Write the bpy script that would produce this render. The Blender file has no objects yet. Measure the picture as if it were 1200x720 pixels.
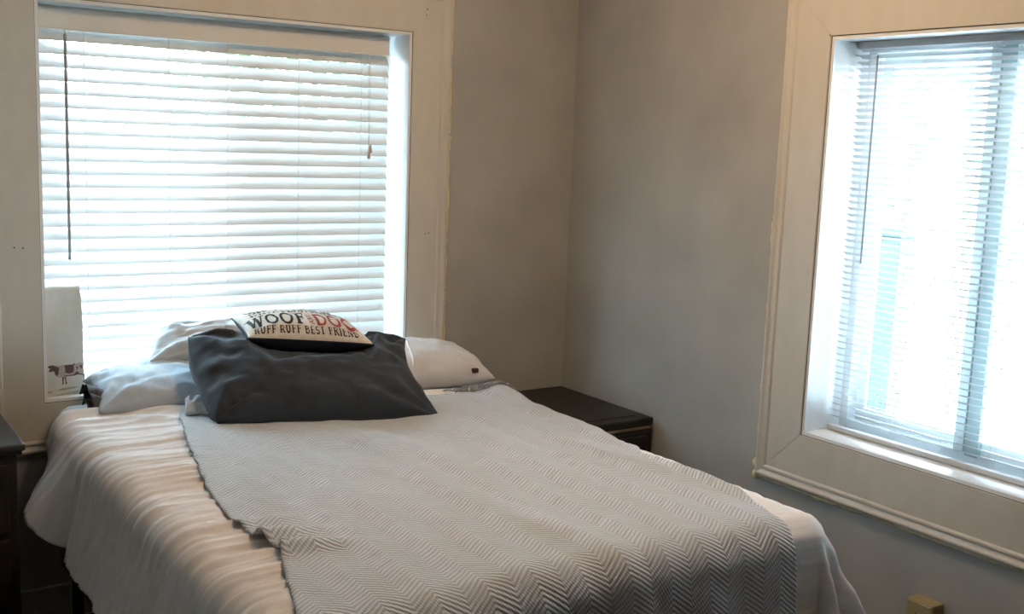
import bpy, bmesh, math, random
from mathutils import Vector, Matrix, noise
random.seed(7)
SC = bpy.context.scene
COL = SC.collection
PI = math.pi

# ------------------------------------------------------------------ camera
cam_d = bpy.data.cameras.new('camera')
cam = bpy.data.objects.new('camera', cam_d); COL.objects.link(cam)
cam_d.sensor_width = 36.0; cam_d.lens = 1301.3 * 36.0 / 1200.0
cam_d.clip_start = 0.05; cam_d.clip_end = 200
CR = Vector((0.83018, -0.55625, 0.03736)); CU = Vector((0.05247, 0.14467, 0.98809)); CF = Vector((0.55503, 0.81833, -0.14929))
mw = Matrix.Identity(4)
for i in range(3):
    mw[i][0] = CR[i]; mw[i][1] = CU[i]; mw[i][2] = -CF[i]
mw[0][3], mw[1][3], mw[2][3] = -2.77097, -3.68607, 1.62
cam.matrix_world = mw
SC.camera = cam

# ------------------------------------------------------------------ light and exposure
SC.view_settings.view_transform = 'Standard'
SC.view_settings.look = 'None'
SC.view_settings.gamma = 1.0
SC.view_settings.use_curve_mapping = False
SC.view_settings.exposure = 1.28
SKY = 17.0            # daylight strength
LAMP = 29.0          # emission of the ceiling light's glass dome
world = bpy.data.worlds.new('world'); SC.world = world
world.use_nodes = True
nt = world.node_tree; nt.nodes.clear()
wo = nt.nodes.new('ShaderNodeOutputWorld'); bg = nt.nodes.new('ShaderNodeBackground')
tc = nt.nodes.new('ShaderNodeTexCoord'); sp = nt.nodes.new('ShaderNodeSeparateXYZ'); cr = nt.nodes.new('ShaderNodeValToRGB')
nt.links.new(tc.outputs['Generated'], sp.inputs[0])
mr = nt.nodes.new('ShaderNodeMapRange'); mr.inputs[1].default_value = -1; mr.inputs[2].default_value = 1
nt.links.new(sp.outputs['Z'], mr.inputs[0]); nt.links.new(mr.outputs[0], cr.inputs[0])
e = cr.color_ramp.elements
e[0].position = 0.0; e[0].color = (0.36, 0.38, 0.37, 1)
e[1].position = 1.0; e[1].color = (0.50, 0.75, 1.0, 1)
a = e.new(0.495); a.color = (0.47, 0.53, 0.55, 1)
a = e.new(0.51); a.color = (0.72, 0.88, 1.0, 1)
nt.links.new(cr.outputs[0], bg.inputs[0]); bg.inputs[1].default_value = SKY
nt.links.new(bg.outputs[0], wo.inputs[0])

# ------------------------------------------------------------------ helpers: materials
def _new(name):
    m = bpy.data.materials.new(name); m.use_nodes = True
    n = m.node_tree; b = n.nodes['Principled BSDF']
    return m, n, b

def coords(n, kind='Object'):
    t = n.nodes.new('ShaderNodeTexCoord'); return t.outputs[kind]

def mat(name, col, rough=0.6, var=0.0, vscale=6.0, bump=0.0, bscale=60.0, bdist=0.002, spec=0.3, metal=0.0,
        col2=None, stretch=None, sheen=0.0, transl=0.0, detail=4.0):
    m, n, b = _new(name)
    b.inputs['Base Color'].default_value = (*col, 1); b.inputs['Roughness'].default_value = rough
    b.inputs['Specular IOR Level'].default_value = spec; b.inputs['Metallic'].default_value = metal
    if sheen: b.inputs['Sheen Weight'].default_value = sheen
    co = coords(n)
    if stretch:
        mp = n.nodes.new('ShaderNodeMapping'); mp.inputs['Scale'].default_value = stretch
        n.links.new(co, mp.inputs[0]); co = mp.outputs[0]
    if var or col2:
        ns = n.nodes.new('ShaderNodeTexNoise'); ns.inputs['Scale'].default_value = vscale; ns.inputs['Detail'].default_value = detail
        n.links.new(co, ns.inputs[0])
        r = n.nodes.new('ShaderNodeValToRGB')
        c2 = col2 or tuple(min(1, c * (1 + var)) for c in col)
        c1 = col if col2 else tuple(c * (1 - var) for c in col)
        r.color_ramp.elements[0].color = (*c1, 1); r.color_ramp.elements[1].color = (*c2, 1)
        r.color_ramp.elements[0].position = 0.3; r.color_ramp.elements[1].position = 0.7
        n.links.new(ns.outputs[0], r.inputs[0]); n.links.new(r.outputs[0], b.inputs['Base Color'])
    if bump:
        ns = n.nodes.new('ShaderNodeTexNoise'); ns.inputs['Scale'].default_value = bscale; ns.inputs['Detail'].default_value = 5
        n.links.new(co, ns.inputs[0])
        bp = n.nodes.new('ShaderNodeBump'); bp.inputs['Strength'].default_value = bump; bp.inputs['Distance'].default_value = bdist
        n.links.new(ns.outputs[0], bp.inputs['Height']); n.links.new(bp.outputs[0], b.inputs['Normal'])
    if transl:
        tr = n.nodes.new('ShaderNodeBsdfTranslucent'); tr.inputs[0].default_value = (*[min(1, c * 1.05) for c in col], 1)
        mx = n.nodes.new('ShaderNodeMixShader'); mx.inputs[0].default_value = transl
        n.links.new(b.outputs[0], mx.inputs[1]); n.links.new(tr.outputs[0], mx.inputs[2])
        n.links.new(mx.outputs[0], n.nodes['Material Output'].inputs[0])
    return m

def glass_mat(name, tint=(0.96, 1.0, 0.98)):
    m, n, b = _new(name)
    t = n.nodes.new('ShaderNodeBsdfTransparent'); t.inputs[0].default_value = (*tint, 1)
    g = n.nodes.new('ShaderNodeBsdfGlossy'); g.inputs['Roughness'].default_value = 0.02
    f = n.nodes.new('ShaderNodeFresnel'); f.inputs[0].default_value = 1.45
    mx = n.nodes.new('ShaderNodeMixShader')
    n.links.new(f.outputs[0], mx.inputs[0]); n.links.new(t.outputs[0], mx.inputs[1]); n.links.new(g.outputs[0], mx.inputs[2])
    n.links.new(mx.outputs[0], n.nodes['Material Output'].inputs[0])
    return m

def screen_mat(name):
    m, n, b = _new(name)
    t = n.nodes.new('ShaderNodeBsdfTransparent')
    d = n.nodes.new('ShaderNodeBsdfDiffuse'); d.inputs[0].default_value = (0.06, 0.07, 0.06, 1)
    mx = n.nodes.new('ShaderNodeMixShader'); mx.inputs[0].default_value = 0.62
    n.links.new(t.outputs[0], mx.inputs[1]); n.links.new(d.outputs[0], mx.inputs[2])
    n.links.new(mx.outputs[0], n.nodes['Material Output'].inputs[0])
    return m

def math_node(n, op, a, b=None, c=None):
    k = n.nodes.new('ShaderNodeMath'); k.operation = op
    for i, v in enumerate((a, b, c)):
        if v is None: continue
        if isinstance(v, (int, float)): k.inputs[i].default_value = v
        else: n.links.new(v, k.inputs[i])
    return k.outputs[0]

def herringbone_mat(name):
    """woven chevron: columns along v, ribs slanting one way then the other across u (UV in metres)"""
    m, n, b = _new(name)
    uv = n.nodes.new('ShaderNodeUVMap'); s = n.nodes.new('ShaderNodeSeparateXYZ'); n.links.new(uv.outputs[0], s.inputs[0])
    nz = n.nodes.new('ShaderNodeTexNoise'); nz.inputs['Scale'].default_value = 6; n.links.new(uv.outputs[0], nz.inputs[0])
    wob = math_node(n, 'MULTIPLY', math_node(n, 'SUBTRACT', nz.outputs[0], 0.5), 0.012)
    u = math_node(n, 'ADD', s.outputs[0], wob)
    tri = math_node(n, 'PINGPONG', u, 0.056)
    ph = math_node(n, 'ADD', math_node(n, 'ADD', s.outputs[1], wob), math_node(n, 'MULTIPLY', tri, 0.75))
    rib = math_node(n, 'SINE', math_node(n, 'MULTIPLY', ph, 2 * PI / 0.0125))
    rib = math_node(n, 'MULTIPLY_ADD', rib, 0.5, 0.5)
    # plain weave knots along each rib
    kn = math_node(n, 'SINE', math_node(n, 'MULTIPLY', math_node(n, 'SUBTRACT', u, math_node(n, 'MULTIPLY', s.outputs[1], 0.6)), 2 * PI / 0.0075))
    kn = math_node(n, 'MULTIPLY_ADD', kn, 0.5, 0.5)
    h = math_node(n, 'MULTIPLY_ADD', kn, 0.25, math_node(n, 'MULTIPLY', rib, 0.75))
    r = n.nodes.new('ShaderNodeValToRGB')
    r.color_ramp.elements[0].color = (0.41, 0.415, 0.43, 1); r.color_ramp.elements[1].color = (0.64, 0.65, 0.67, 1)
    r.color_ramp.elements[0].position = 0.1; r.color_ramp.elements[1].position = 0.8
    n.links.new(h, r.inputs[0])
    n.links.new(r.outputs[0], b.inputs['Base Color'])
    b.inputs['Roughness'].default_value = 0.95; b.inputs['Specular IOR Level'].default_value = 0.08; b.inputs['Sheen Weight'].default_value = 0.08
    bp = n.nodes.new('ShaderNodeBump'); bp.inputs['Strength'].default_value = 0.9; bp.inputs['Distance'].default_value = 0.0035
    n.links.new(h, bp.inputs['Height']); n.links.new(bp.outputs[0], b.inputs['Normal'])
    return m

def emit_mat(name, col, st):
    m, n, b = _new(name)
    b.inputs['Base Color'].default_value = (*col, 1)
    b.inputs['Emission Color'].default_value = (*col, 1); b.inputs['Emission Strength'].default_value = st
    return m

# ------------------------------------------------------------------ helpers: shapes
def new_obj(name, bm, m, parent=None, smooth=False):
    me = bpy.data.meshes.new(name)
    bmesh.ops.recalc_face_normals(bm, faces=bm.faces)
    bm.to_mesh(me); bm.free()
    ms = m if isinstance(m, (list, tuple)) else [m]
    for k in ms: me.materials.append(k)
    if smooth:
        for p in me.polygons: p.use_smooth = True
    o = bpy.data.objects.new(name, me); COL.objects.link(o)
    if parent is not None: o.parent = parent
    return o

def thing(name, label, cat, group=None, loc=(0, 0, 0)):
    o = bpy.data.objects.new(name, None); COL.objects.link(o)
    o.empty_display_size = 0.1; o.location = loc
    tag(o, label, cat, group); return o

def tag(o, label, cat, group=None):
    o['label'] = label; o['category'] = cat
    if group: o['group'] = group
    return o

def struct(o):
    o['kind'] = 'structure'; return o

def box(bm, x0, x1, y0, y1, z0, z1, bev=0.0, seg=2, mi=0):
    v = [bm.verts.new(p) for p in ((x0, y0, z0), (x1, y0, z0), (x1, y1, z0), (x0, y1, z0), (x0, y0, z1), (x1, y0, z1), (x1, y1, z1), (x0, y1, z1))]
    fs = [bm.faces.new([v[i] for i in f]) for f in ((0, 3, 2, 1), (4, 5, 6, 7), (0, 1, 5, 4), (1, 2, 6, 5), (2, 3, 7, 6), (3, 0, 4, 7))]
    for f in fs: f.material_index = mi
    if bev:
        es = set(e for f in fs for e in f.edges)
        bmesh.ops.bevel(bm, geom=list(es), offset=bev, segments=seg, profile=0.6, affect='EDGES')

def B(*a, **k):
    bm = bmesh.new(); box(bm, *a, **k); return bm

def tube(bm, pts, rad, n=8, cap=True):
    """tube along points; rad number or list"""
    P = [Vector(p) for p in pts]; rings = []
    up = Vector((0.013, 0.021, 1))
    for i, p in enumerate(P):
        d = (P[min(i + 1, len(P) - 1)] - P[max(i - 1, 0)]).normalized()
        a = d.cross(up)
        if a.length < 0.05: a = d.cross(Vector((1, 0.02, 0)))
        a.normalize(); b = d.cross(a)
        r = rad[i] if isinstance(rad, (list, tuple)) else rad
        rings.append([bm.verts.new(p + a * math.cos(2 * PI * k / n) * r + b * math.sin(2 * PI * k / n) * r) for k in range(n)])
    for i in range(len(P) - 1):
        for k in range(n):
            bm.faces.new((rings[i][k], rings[i][(k + 1) % n], rings[i + 1][(k + 1) % n], rings[i + 1][k]))
    if cap:
        bm.faces.new(rings[0][::-1]); bm.faces.new(rings[-1])

def lathe(bm, prof, c=(0, 0, 0), n=24, axis='z'):
    rings = []
    for r, h in prof:
        ring = []
        for k in range(n):
            a = 2 * PI * k / n
            if axis == 'z': p = (c[0] + r * math.cos(a), c[1] + r * math.sin(a), c[2] + h)
            elif axis == 'y': p = (c[0] + r * math.cos(a), c[1] + h, c[2] + r * math.sin(a))
            else: p = (c[0] + h, c[1] + r * math.cos(a), c[2] + r * math.sin(a))
            ring.append(bm.verts.new(p))
        rings.append(ring)
    for i in range(len(rings) - 1):
        for k in range(n):
            bm.faces.new((rings[i][k], rings[i][(k + 1) % n], rings[i + 1][(k + 1) % n], rings[i + 1][k]))
    bm.faces.new(rings[0][::-1]); bm.faces.new(rings[-1])

def grid_mesh(bm, nu, nv, fn, uvfn=None):
    V = [[bm.verts.new(fn(i / nu, j / nv)) for i in range(nu + 1)] for j in range(nv + 1)]
    uvl = bm.loops.layers.uv.verify() if uvfn else None
    for j in range(nv):
        for i in range(nu):
            idx = ((i, j), (i + 1, j), (i + 1, j + 1), (i, j + 1))
            f = bm.faces.new([V[q][p] for p, q in idx])
            if uvfn:
                for l, (p, q) in zip(f.loops, idx): l[uvl].uv = uvfn(p / nu, q / nv)
    return V

def thicken(o, t, off=-1.0):
    md = o.modifiers.new('thickness', 'SOLIDIFY'); md.thickness = t; md.offset = off
    return o

def nz(x, y, z=0.0): return noise.noise(Vector((x, y, z)))
def smooth(a, b, x):
    t = max(0.0, min(1.0, (x - a) / (b - a))); return t * t * (3 - 2 * t)
def interp(tab, x):
    if x <= tab[0][0]: return tab[0][1]
    for (a, va), (b, vb) in zip(tab, tab[1:]):
        if x <= b: return va + (vb - va) * (x - a) / (b - a)
    return tab[-1][1]

# ------------------------------------------------------------------ materials
M_wall = mat('grey_plaster', (0.365, 0.352, 0.335), 0.8, bump=0.35, bscale=9, bdist=0.006, col2=(0.455, 0.442, 0.415), vscale=3.0, spec=0.2, detail=7)
M_ceil = mat('ceiling_paint', (0.78, 0.75, 0.70), 0.9, var=0.03)
M_floor = mat('dark_floor_boards', (0.035, 0.028, 0.024), 0.5, var=0.3, vscale=5, stretch=(8, 1, 1), bump=0.2)
M_trim = mat('cream_gloss_paint', (0.60, 0.558, 0.495), 0.38, var=0.035, vscale=7, bump=0.12, bscale=14, bdist=0.003, spec=0.4, stretch=(3, 3, 1))
M_jamb = mat('white_gloss_paint', (0.80, 0.80, 0.80), 0.30, var=0.03, vscale=7, bump=0.1, bscale=12, bdist=0.002, spec=0.5)
M_gap = mat('open_joint', (0.10, 0.075, 0.05), 0.9)
M_caulk = mat('yellowed_foam_caulk', (0.78, 0.66, 0.36), 0.6, var=0.2, vscale=50, bump=0.5, bscale=90)
M_vinyl = mat('white_vinyl', (0.80, 0.82, 0.82), 0.35, var=0.02)
M_glass = glass_mat('window_glass')
M_screen = screen_mat('insect_screen_mesh')
M_slat = mat('white_faux_wood', (0.74, 0.755, 0.765), 0.45, var=0.02, vscale=10, transl=0.05)
M_mini = mat('white_aluminium', (0.58, 0.60, 0.62), 0.35, var=0.02)
M_val = mat('white_valance', (0.74, 0.71, 0.67), 0.45, var=0.03)
M_cord = mat('cord', (0.66, 0.64, 0.60), 0.8)
M_wand = mat('grey_wand', (0.30, 0.29, 0.28), 0.35)
M_tassel = mat('cord_tassel', (0.50, 0.38, 0.30), 0.5)
M_spread = mat('blush_cotton', (0.79, 0.735, 0.715), 0.9, var=0.05, vscale=26, bump=0.35, bscale=190, bdist=0.0016, spec=0.1, sheen=0.12, stretch=(1, 2.2, 1))
M_throw = herringbone_mat('grey_herringbone_weave')
M_fringe = mat('grey_yarn', (0.24, 0.23, 0.22), 0.95, var=0.35, vscale=40)
M_dark = mat('charcoal_pillowcase', (0.030, 0.035, 0.043), 0.75, var=0.08, vscale=30, bump=0.15, bscale=220, bdist=0.001, spec=0.25, sheen=0.1)
M_blue = mat('pale_blue_pillowcase', (0.46, 0.50, 0.55), 0.8, var=0.05, vscale=25, bump=0.15, bscale=200, bdist=0.001, spec=0.2)
M_bluew = mat('white_blue_pillowcase', (0.62, 0.66, 0.70), 0.8, var=0.05, vscale=25, bump=0.15, bscale=200, bdist=0.001, spec=0.2)
M_cream = mat('cream_pillowcase', (0.61, 0.585, 0.585), 0.85, var=0.04, vscale=25, bump=0.15, bscale=200, bdist=0.001, spec=0.2)
M_pipe = mat('white_piping', (0.85, 0.84, 0.82), 0.8)
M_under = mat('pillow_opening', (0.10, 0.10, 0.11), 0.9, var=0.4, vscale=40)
M_sheet = mat('grey_blue_sheet', (0.52, 0.54, 0.55), 0.85, var=0.08, vscale=20, bump=0.2, bscale=150)
M_matt = mat('mattress_ticking', (0.66, 0.69, 0.66), 0.85, var=0.05, vscale=20, bump=0.2, bscale=150)
M_boxs = mat('box_spring_cloth', (0.05, 0.047, 0.045), 0.9, var=0.2, vscale=20)
M_metal = mat('black_metal', (0.03, 0.03, 0.03), 0.4, metal=0.7)
M_linen = mat('natural_linen', (0.60, 0.52, 0.44), 0.9, var=0.10, vscale=60, bump=0.3, bscale=240, bdist=0.001)
M_navy = mat('navy_cushion_back', (0.022, 0.026, 0.040), 0.85, var=0.15, vscale=40)
M_ink = mat('black_print', (0.018, 0.018, 0.022), 0.9)
M_red = mat('red_print', (0.32, 0.055, 0.05), 0.9)
M_black = mat('black_painted_wood', (0.016, 0.015, 0.015), 0.42, var=0.3, vscale=14, bump=0.1, bscale=30, spec=0.35)
M_brass = mat('brass_inlay', (0.55, 0.43, 0.26), 0.4, metal=0.5)
M_knob = mat('dark_metal_knob', (0.12, 0.10, 0.08), 0.35, metal=0.8)
M_brownw = mat('black_brown_wood', (0.030, 0.025, 0.022), 0.38, var=0.3, vscale=10, stretch=(1, 6, 1), spec=0.4)
M_towel = mat('off_white_cotton', (0.66, 0.63, 0.57), 0.92, var=0.04, vscale=30, bump=0.3, bscale=220, bdist=0.001, transl=0.15)
M_cowb = mat('cow_print_brown', (0.13, 0.085, 0.075), 0.95, var=0.3, vscale=160)
M_cowl = mat('cow_print_light', (0.46, 0.40, 0.36), 0.95, var=0.2, vscale=160)
M_cowg = mat('grass_print', (0.42, 0.38, 0.29), 0.95, var=0.25, vscale=90)
M_beige = mat('beige_plastic', (0.36, 0.29, 0.16), 0.5, var=0.05)
M_slot = mat('dark_slot', (0.03, 0.025, 0.02), 0.8)
M_speck = mat('dark_speck', (0.03, 0.025, 0.02), 0.9)
M_leaf = mat('hedge_leaf', (0.10, 0.22, 0.05), 0.6, var=0.5, vscale=9, transl=0.3)
M_stem = mat('hedge_stem', (0.10, 0.07, 0.05), 0.9)
M_grass = mat('pale_yard', (0.48, 0.48, 0.45), 0.9, var=0.3, vscale=2)
M_post = mat('weathered_post_paint', (0.055, 0.070, 0.072), 0.7, var=0.06)

# ------------------------------------------------------------------ the room
XL, YF, ZC, T = -3.75, -5.2, 2.62, 0.24          # left wall, wall behind the camera, ceiling, wall thickness
LW = dict(a0=-2.063, a1=-0.763, z0=0.734, z1=1.996)   # rear window opening inside its casing
RW = dict(a0=-2.330, a1=-1.317, z0=0.707, z1=1.972)   # right window
JT = 0.012                                            # jamb board set back from the casing edge

def wall_with_hole(name, axis, a0, a1, w):
    bm = bmesh.new()
    h0, h1, z0, z1 = w['a0'] - 0.03, w['a1'] + 0.03, w['z0'] - 0.03, w['z1'] + 0.03
    for (p0, p1, q0, q1) in ((a0, h0, 0, ZC), (h1, a1, 0, ZC), (h0, h1, 0, z0), (h0, h1, z1, ZC)):
        if axis == 'x': box(bm, p0, p1, 0, T, q0, q1)
        else: box(bm, 0, T, p0, p1, q0, q1)
    return struct(new_obj(name, bm, M_wall))
wall_with_hole('wall_back', 'x', XL - T, 0.0, LW)
wall_with_hole('wall_right', 'y', YF - T, T, RW)
struct(new_obj('wall_left', B(XL - T, XL, YF - T, 0, 0, ZC), M_wall))
struct(new_obj('wall_front', B(XL, 0, YF - T, YF, 0, ZC), M_wall))
bm = bmesh.new()
n_b = 30
for i in range(n_b):
    w_ = (0 - XL) / n_b
    box(bm, XL + i * w_ + 0.001, XL + (i + 1) * w_ - 0.001, YF, 0, -0.05, 0, bev=0.002, seg=1)
struct(new_obj('floor', bm, M_floor))
struct(new_obj('ceiling', B(XL - T, T, YF - T, T, ZC, ZC + 0.1), M_ceil))

def base(name, *a):
    struct(new_obj(name, B(*a, bev=0.006), M_trim))
base('baseboard_back', -2.9, -0.016, -0.016, 0, 0.0, 0.12)
base('baseboard_right', -0.016, 0, YF, 0.0, 0.0, 0.12)

# ------------------------------------------------------------------ windows (casing, mouldings, jamb, slider sashes, panes)
def ribbon(bm, path, prof, to3, closed=True):
    """sweep a (out, height) profile round a rectangular path with mitred corners; path = list of (a, z, da, dz) corner + outward diagonal"""
    rings = []
    for (a, z, da, dz) in path:
        rings.append([bm.verts.new(to3(a + da * o, z + dz * o, h)) for o, h in prof])
    n = len(path)
    for i in range(n if closed else n - 1):
        A, C = rings[i], rings[(i + 1) % n]
        for k in range(len(prof)):
            k2 = (k + 1) % len(prof)
            bm.faces.new((A[k], A[k2], C[k2], C[k]))

M_stile = mat('backlit_stile_dark', (0.40, 0.50, 0.50), 0.5, var=0.05)  # backlit darkness of the stile against the bright outside, put into its colour
M_stile2 = mat('backlit_stile_pale', (0.66, 0.74, 0.75), 0.5, var=0.03)  # paler backlit tone for the second strip
def make_window(name, w, to3, wid, sill_out, right_side, meet, screen_side):
    a0, a1, z0, z1 = w['a0'], w['a1'], w['z0'], w['z1']
    root = struct(bpy.data.objects.new(name, None)); COL.objects.link(root)
    corners = [(a0, z0, -1, -1), (a1, z0, 1, -1), (a1, z1, 1, 1), (a0, z1, -1, 1)]
    bw = wid - 0.048
    # flat casing board; one board per side so that the mitre / butt joints show as fine lines
    bm = bmesh.new()
    def board(c, d, o0, o1, h1, g=0.0002):
        (a, z, da, dz), (b, y, db, dy) = c, d
        dirv = Vector((b - a, y - z)).normalized() * g
        P = [(a + da * o0 + dirv.x, z + dz * o0 + dirv.y), (b + db * o0 - dirv.x, y + dy * o0 - dirv.y),
             (b + db * o1 - dirv.x, y + dy * o1 - dirv.y), (a + da * o1 + dirv.x, z + dz * o1 + dirv.y)]
        lo = [bm.verts.new(to3(p, q, 0.0)) for p, q in P]; hi = [bm.verts.new(to3(p, q, h1)) for p, q in P]
        bm.faces.new(hi); bm.faces.new(lo[::-1])
        for k in range(4): bm.faces.new((lo[k], lo[(k + 1) % 4], hi[(k + 1) % 4], hi[k]))
    for k in range(4): board(corners[k], corners[(k + 1) % 4], 0.0, bw, 0.018)
    bmesh.ops.bevel(bm, geom=bm.edges[:], offset=0.0009, segments=2, affect='EDGES')
    new_obj('casing', bm, M_trim, root)
    # backband moulding with steps and a cove
    bm = bmesh.new()
    prof = [(bw - 0.001, 0.0), (bw - 0.001, 0.019), (bw + 0.004, 0.0235), (bw + 0.010, 0.024), (bw + 0.013, 0.0195), (bw + 0.018, 0.0195), (bw + 0.024, 0.0225),
            (bw + 0.029, 0.027), (bw + 0.034, 0.028), (bw + 0.039, 0.025), (bw + 0.042, 0.0175), (bw + 0.048, 0.0135), (bw + 0.048, 0.0)]
    ribbon(bm, corners, prof, to3)
    new_obj('backband', bm, M_trim, root)
    # dark hairline between casing and jamb edge
    bm = bmesh.new()
    ribbon(bm, corners, [(-0.0016, 0.0), (-0.0016, 0.0135), (0.0004, 0.0135), (0.0004, 0.0)], to3)
    new_obj('joint_line', bm, M_gap, root)
    # jamb boards lining the opening (with the stool along the bottom)
    bm = bmesh.new()
    ribbon(bm, corners, [(-JT, 0.012), (-JT, -0.165), (0.012, -0.165), (0.012, -0.002), (-0.0016, -0.002), (-0.0016, 0.012)], to3)
    new_obj('jamb', bm, M_jamb, root)
    # outer frame and the slider sashes
    bm = bmesh.new()
    ribbon(bm, corners, [(-JT - 0.03, -0.155), (-JT - 0.03, -0.235), (0.025, -0.235), (0.025, -0.1655), (-JT, -0.1655), (-JT, -0.155)], to3)
    new_obj('frame', bm, M_vinyl, root)
    def sash(p0, p1, d0, d1):
        s = 0.042; bmm = bmesh.new()
        c = [(p0, z0 + 0.04, 1, 1), (p1, z0 + 0.04, -1, 1), (p1, z1 - 0.04, -1, -1), (p0, z1 - 0.04, 1, -1)]
        ribbon(bmm, c, [(0, d0), (0, d1), (s * .55, d1 + 0.0), (s, d1 + 0.006), (s, d0 - 0.006), (s * .55, d0)], to3)
        so = new_obj('sash', bmm, M_vinyl, root)
        q0, q1 = p0 + s * .8, p1 - s * .8; dm = (d0 + d1) / 2
        bmm = bmesh.new()
        bmm.faces.new([bmm.verts.new(to3(a, z, dm)) for a, z in ((q0, z0 + 0.07), (q1, z0 + 0.07), (q1, z1 - 0.07), (q0, z1 - 0.07))])
        new_obj('pane', bmm, M_glass, so)
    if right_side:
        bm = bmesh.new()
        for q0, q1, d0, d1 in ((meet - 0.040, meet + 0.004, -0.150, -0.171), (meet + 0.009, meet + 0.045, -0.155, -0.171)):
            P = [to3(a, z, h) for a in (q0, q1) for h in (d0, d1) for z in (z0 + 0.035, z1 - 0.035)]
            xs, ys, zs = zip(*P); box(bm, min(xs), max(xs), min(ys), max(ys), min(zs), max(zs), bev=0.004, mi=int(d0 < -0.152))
        o = new_obj('meeting_stile', bm, [M_stile, M_stile2], root); o['label'] = 'meeting stiles of the sliding sashes, backlit shade put into their colour'
    sash(a0 + 0.03, meet + 0.022, -0.172, -0.190)
    sash(meet - 0.022, a1 - 0.03, -0.196, -0.214)
    if screen_side:
        q0, q1 = (meet, a1 - 0.04) if screen_side > 0 else (a0 + 0.04, meet)
        bm = bmesh.new()
        bm.faces.new([bm.verts.new(to3(a, z, -0.228)) for a, z in ((q0, z0 + 0.05), (q1, z0 + 0.05), (q1, z1 - 0.05), (q0, z1 - 0.05))])
        new_obj('insect_screen', bm, M_screen, root)
    # rough yellowed caulk squeezed out along the outside of the moulding
    bm = bmesh.new()
    oc = [(a + da * (wid + 0.003), z + dz * (wid + 0.003)) for a, z, da, dz in corners]
    sides = [(0, 1), (1, 2), (2, 3), (3, 0)]
    rnd = random.Random(5 if right_side else 9)
    for i, j in sides:
        A, C = Vector(oc[i]), Vector(oc[j]); L = (C - A).length; nn = int(L / 0.011)
        pts, rad = [], []
        for k in range(nn + 1):
            p = A.lerp(C, k / nn)
            pts.append(to3(p.x + rnd.uniform(-.001, .001), p.y + rnd.uniform(-.001, .001), 0.005))
            r = 0.0045 + 0.0045 * max(0, nz(k * 0.16, i * 7 + (50 if right_side else 0))) + 0.0010 * abs(nz(k * .7, i))
            if nz(k * 0.045, i * 3.3 + 8) > 0.42: r += 0.0035
            rad.append(r)
        tube(bm, pts, rad, n=6)
    if right_side:     # two fat blobs at the lower corner
        for (da, dz, r) in ((0.004, 0.045, 0.012), (0.0, 0.004, 0.013)):
            p = to3(oc[1][0] + da - 0.0, oc[1][1] + dz, 0.006)
            bmesh.ops.create_icosphere(bm, subdivisions=2, radius=r, matrix=Matrix.Translation(p) @ Matrix.Diagonal((1, 1, 1.3, 1)))
    else:
        p = to3(oc[1][0] - 0.001, 1.66, 0.004)
        bmesh.ops.create_icosphere(bm, subdivisions=2, radius=0.008, matrix=Matrix.Translation(p) @ Matrix.Diagonal((0.9, 1, 3.2, 1)))
        p = to3(oc[1][0] + 0.001, 1.615, 0.004)
        bmesh.ops.create_icosphere(bm, subdivisions=2, radius=0.009, matrix=Matrix.Translation(p))
    new_obj('caulk', bm, M_caulk, root, smooth=True)
    # sunken nail heads in the casing
    bm = bmesh.new()
    zz = [z0 + 0.42, z0 + 0.433] if not right_side else []
    spots = [(a0 - 0.075, q) for q in (z0 + 0.50,)] + [(a0 - 0.05, z0 + .498), (a1 + 0.07, z0 + 0.52), (a1 + 0.085, z0 + 0.523), (a1 + 0.055, z1 + 0.085), (a1 + 0.052, z1 + 0.064)]
    if right_side: spots = [(a1 + 0.004, z1 + 0.002)]
    for a, z in spots:
        lathe(bm, [(0.0026, 0), (0.0026, 0.0006)], n=8) if False else None
        c = Vector(to3(a, z, 0.0183)); t1 = (Vector(to3(a + 1, z, 0.0183)) - c); t2 = Vector((0, 0, 1))
        bm.faces.new([bm.verts.new(c + t1 * math.cos(q * PI / 4) * 0.0026 + t2 * math.sin(q * PI / 4) * 0.0026) for q in range(8)])
    new_obj('nail', bm, M_speck, root)
    return root

rear_to3 = lambda a, z, h: (a, -h, z)
side_to3 = lambda a, z, h: (-h, a, z)
make_window('window_1', LW, rear_to3, 0.167, 0.0, False, -1.425, 1)
make_window('window_2', RW, side_to3, 0.185, 0.0, True, -1.80, 0)

# ------------------------------------------------------------------ rear blind: wide faux-wood slats, nearly shut
def slat_prism(bm, p0, p1, w, t, ang, to, crown=0.0, seg=4):
    """one slat from p0 to p1 (along the blind) width w; ang = tilt, room edge low"""
    for_pts = []
    ca, sa = math.cos(ang), math.sin(ang)
    up, lo = [], []
    for k in range(seg + 1):
        s = -w / 2 + w * k / seg
        c = crown * (1 - (2 * s / w) ** 2)
        up.append((s, c + t / 2)); lo.append((s, c - t / 2))
    prof = up + lo[::-1]
    R = []
    for end in (p0, p1):
        R.append([bm.verts.new(to(end, s * ca - h * sa, s * sa + h * ca)) for s, h in prof])
    n = len(prof)
    for k in range(n): bm.faces.new((R[0][k], R[0][(k + 1) % n], R[1][(k + 1) % n], R[1][k]))
    bm.faces.new(R[0][::-1]); bm.faces.new(R[1])

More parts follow.
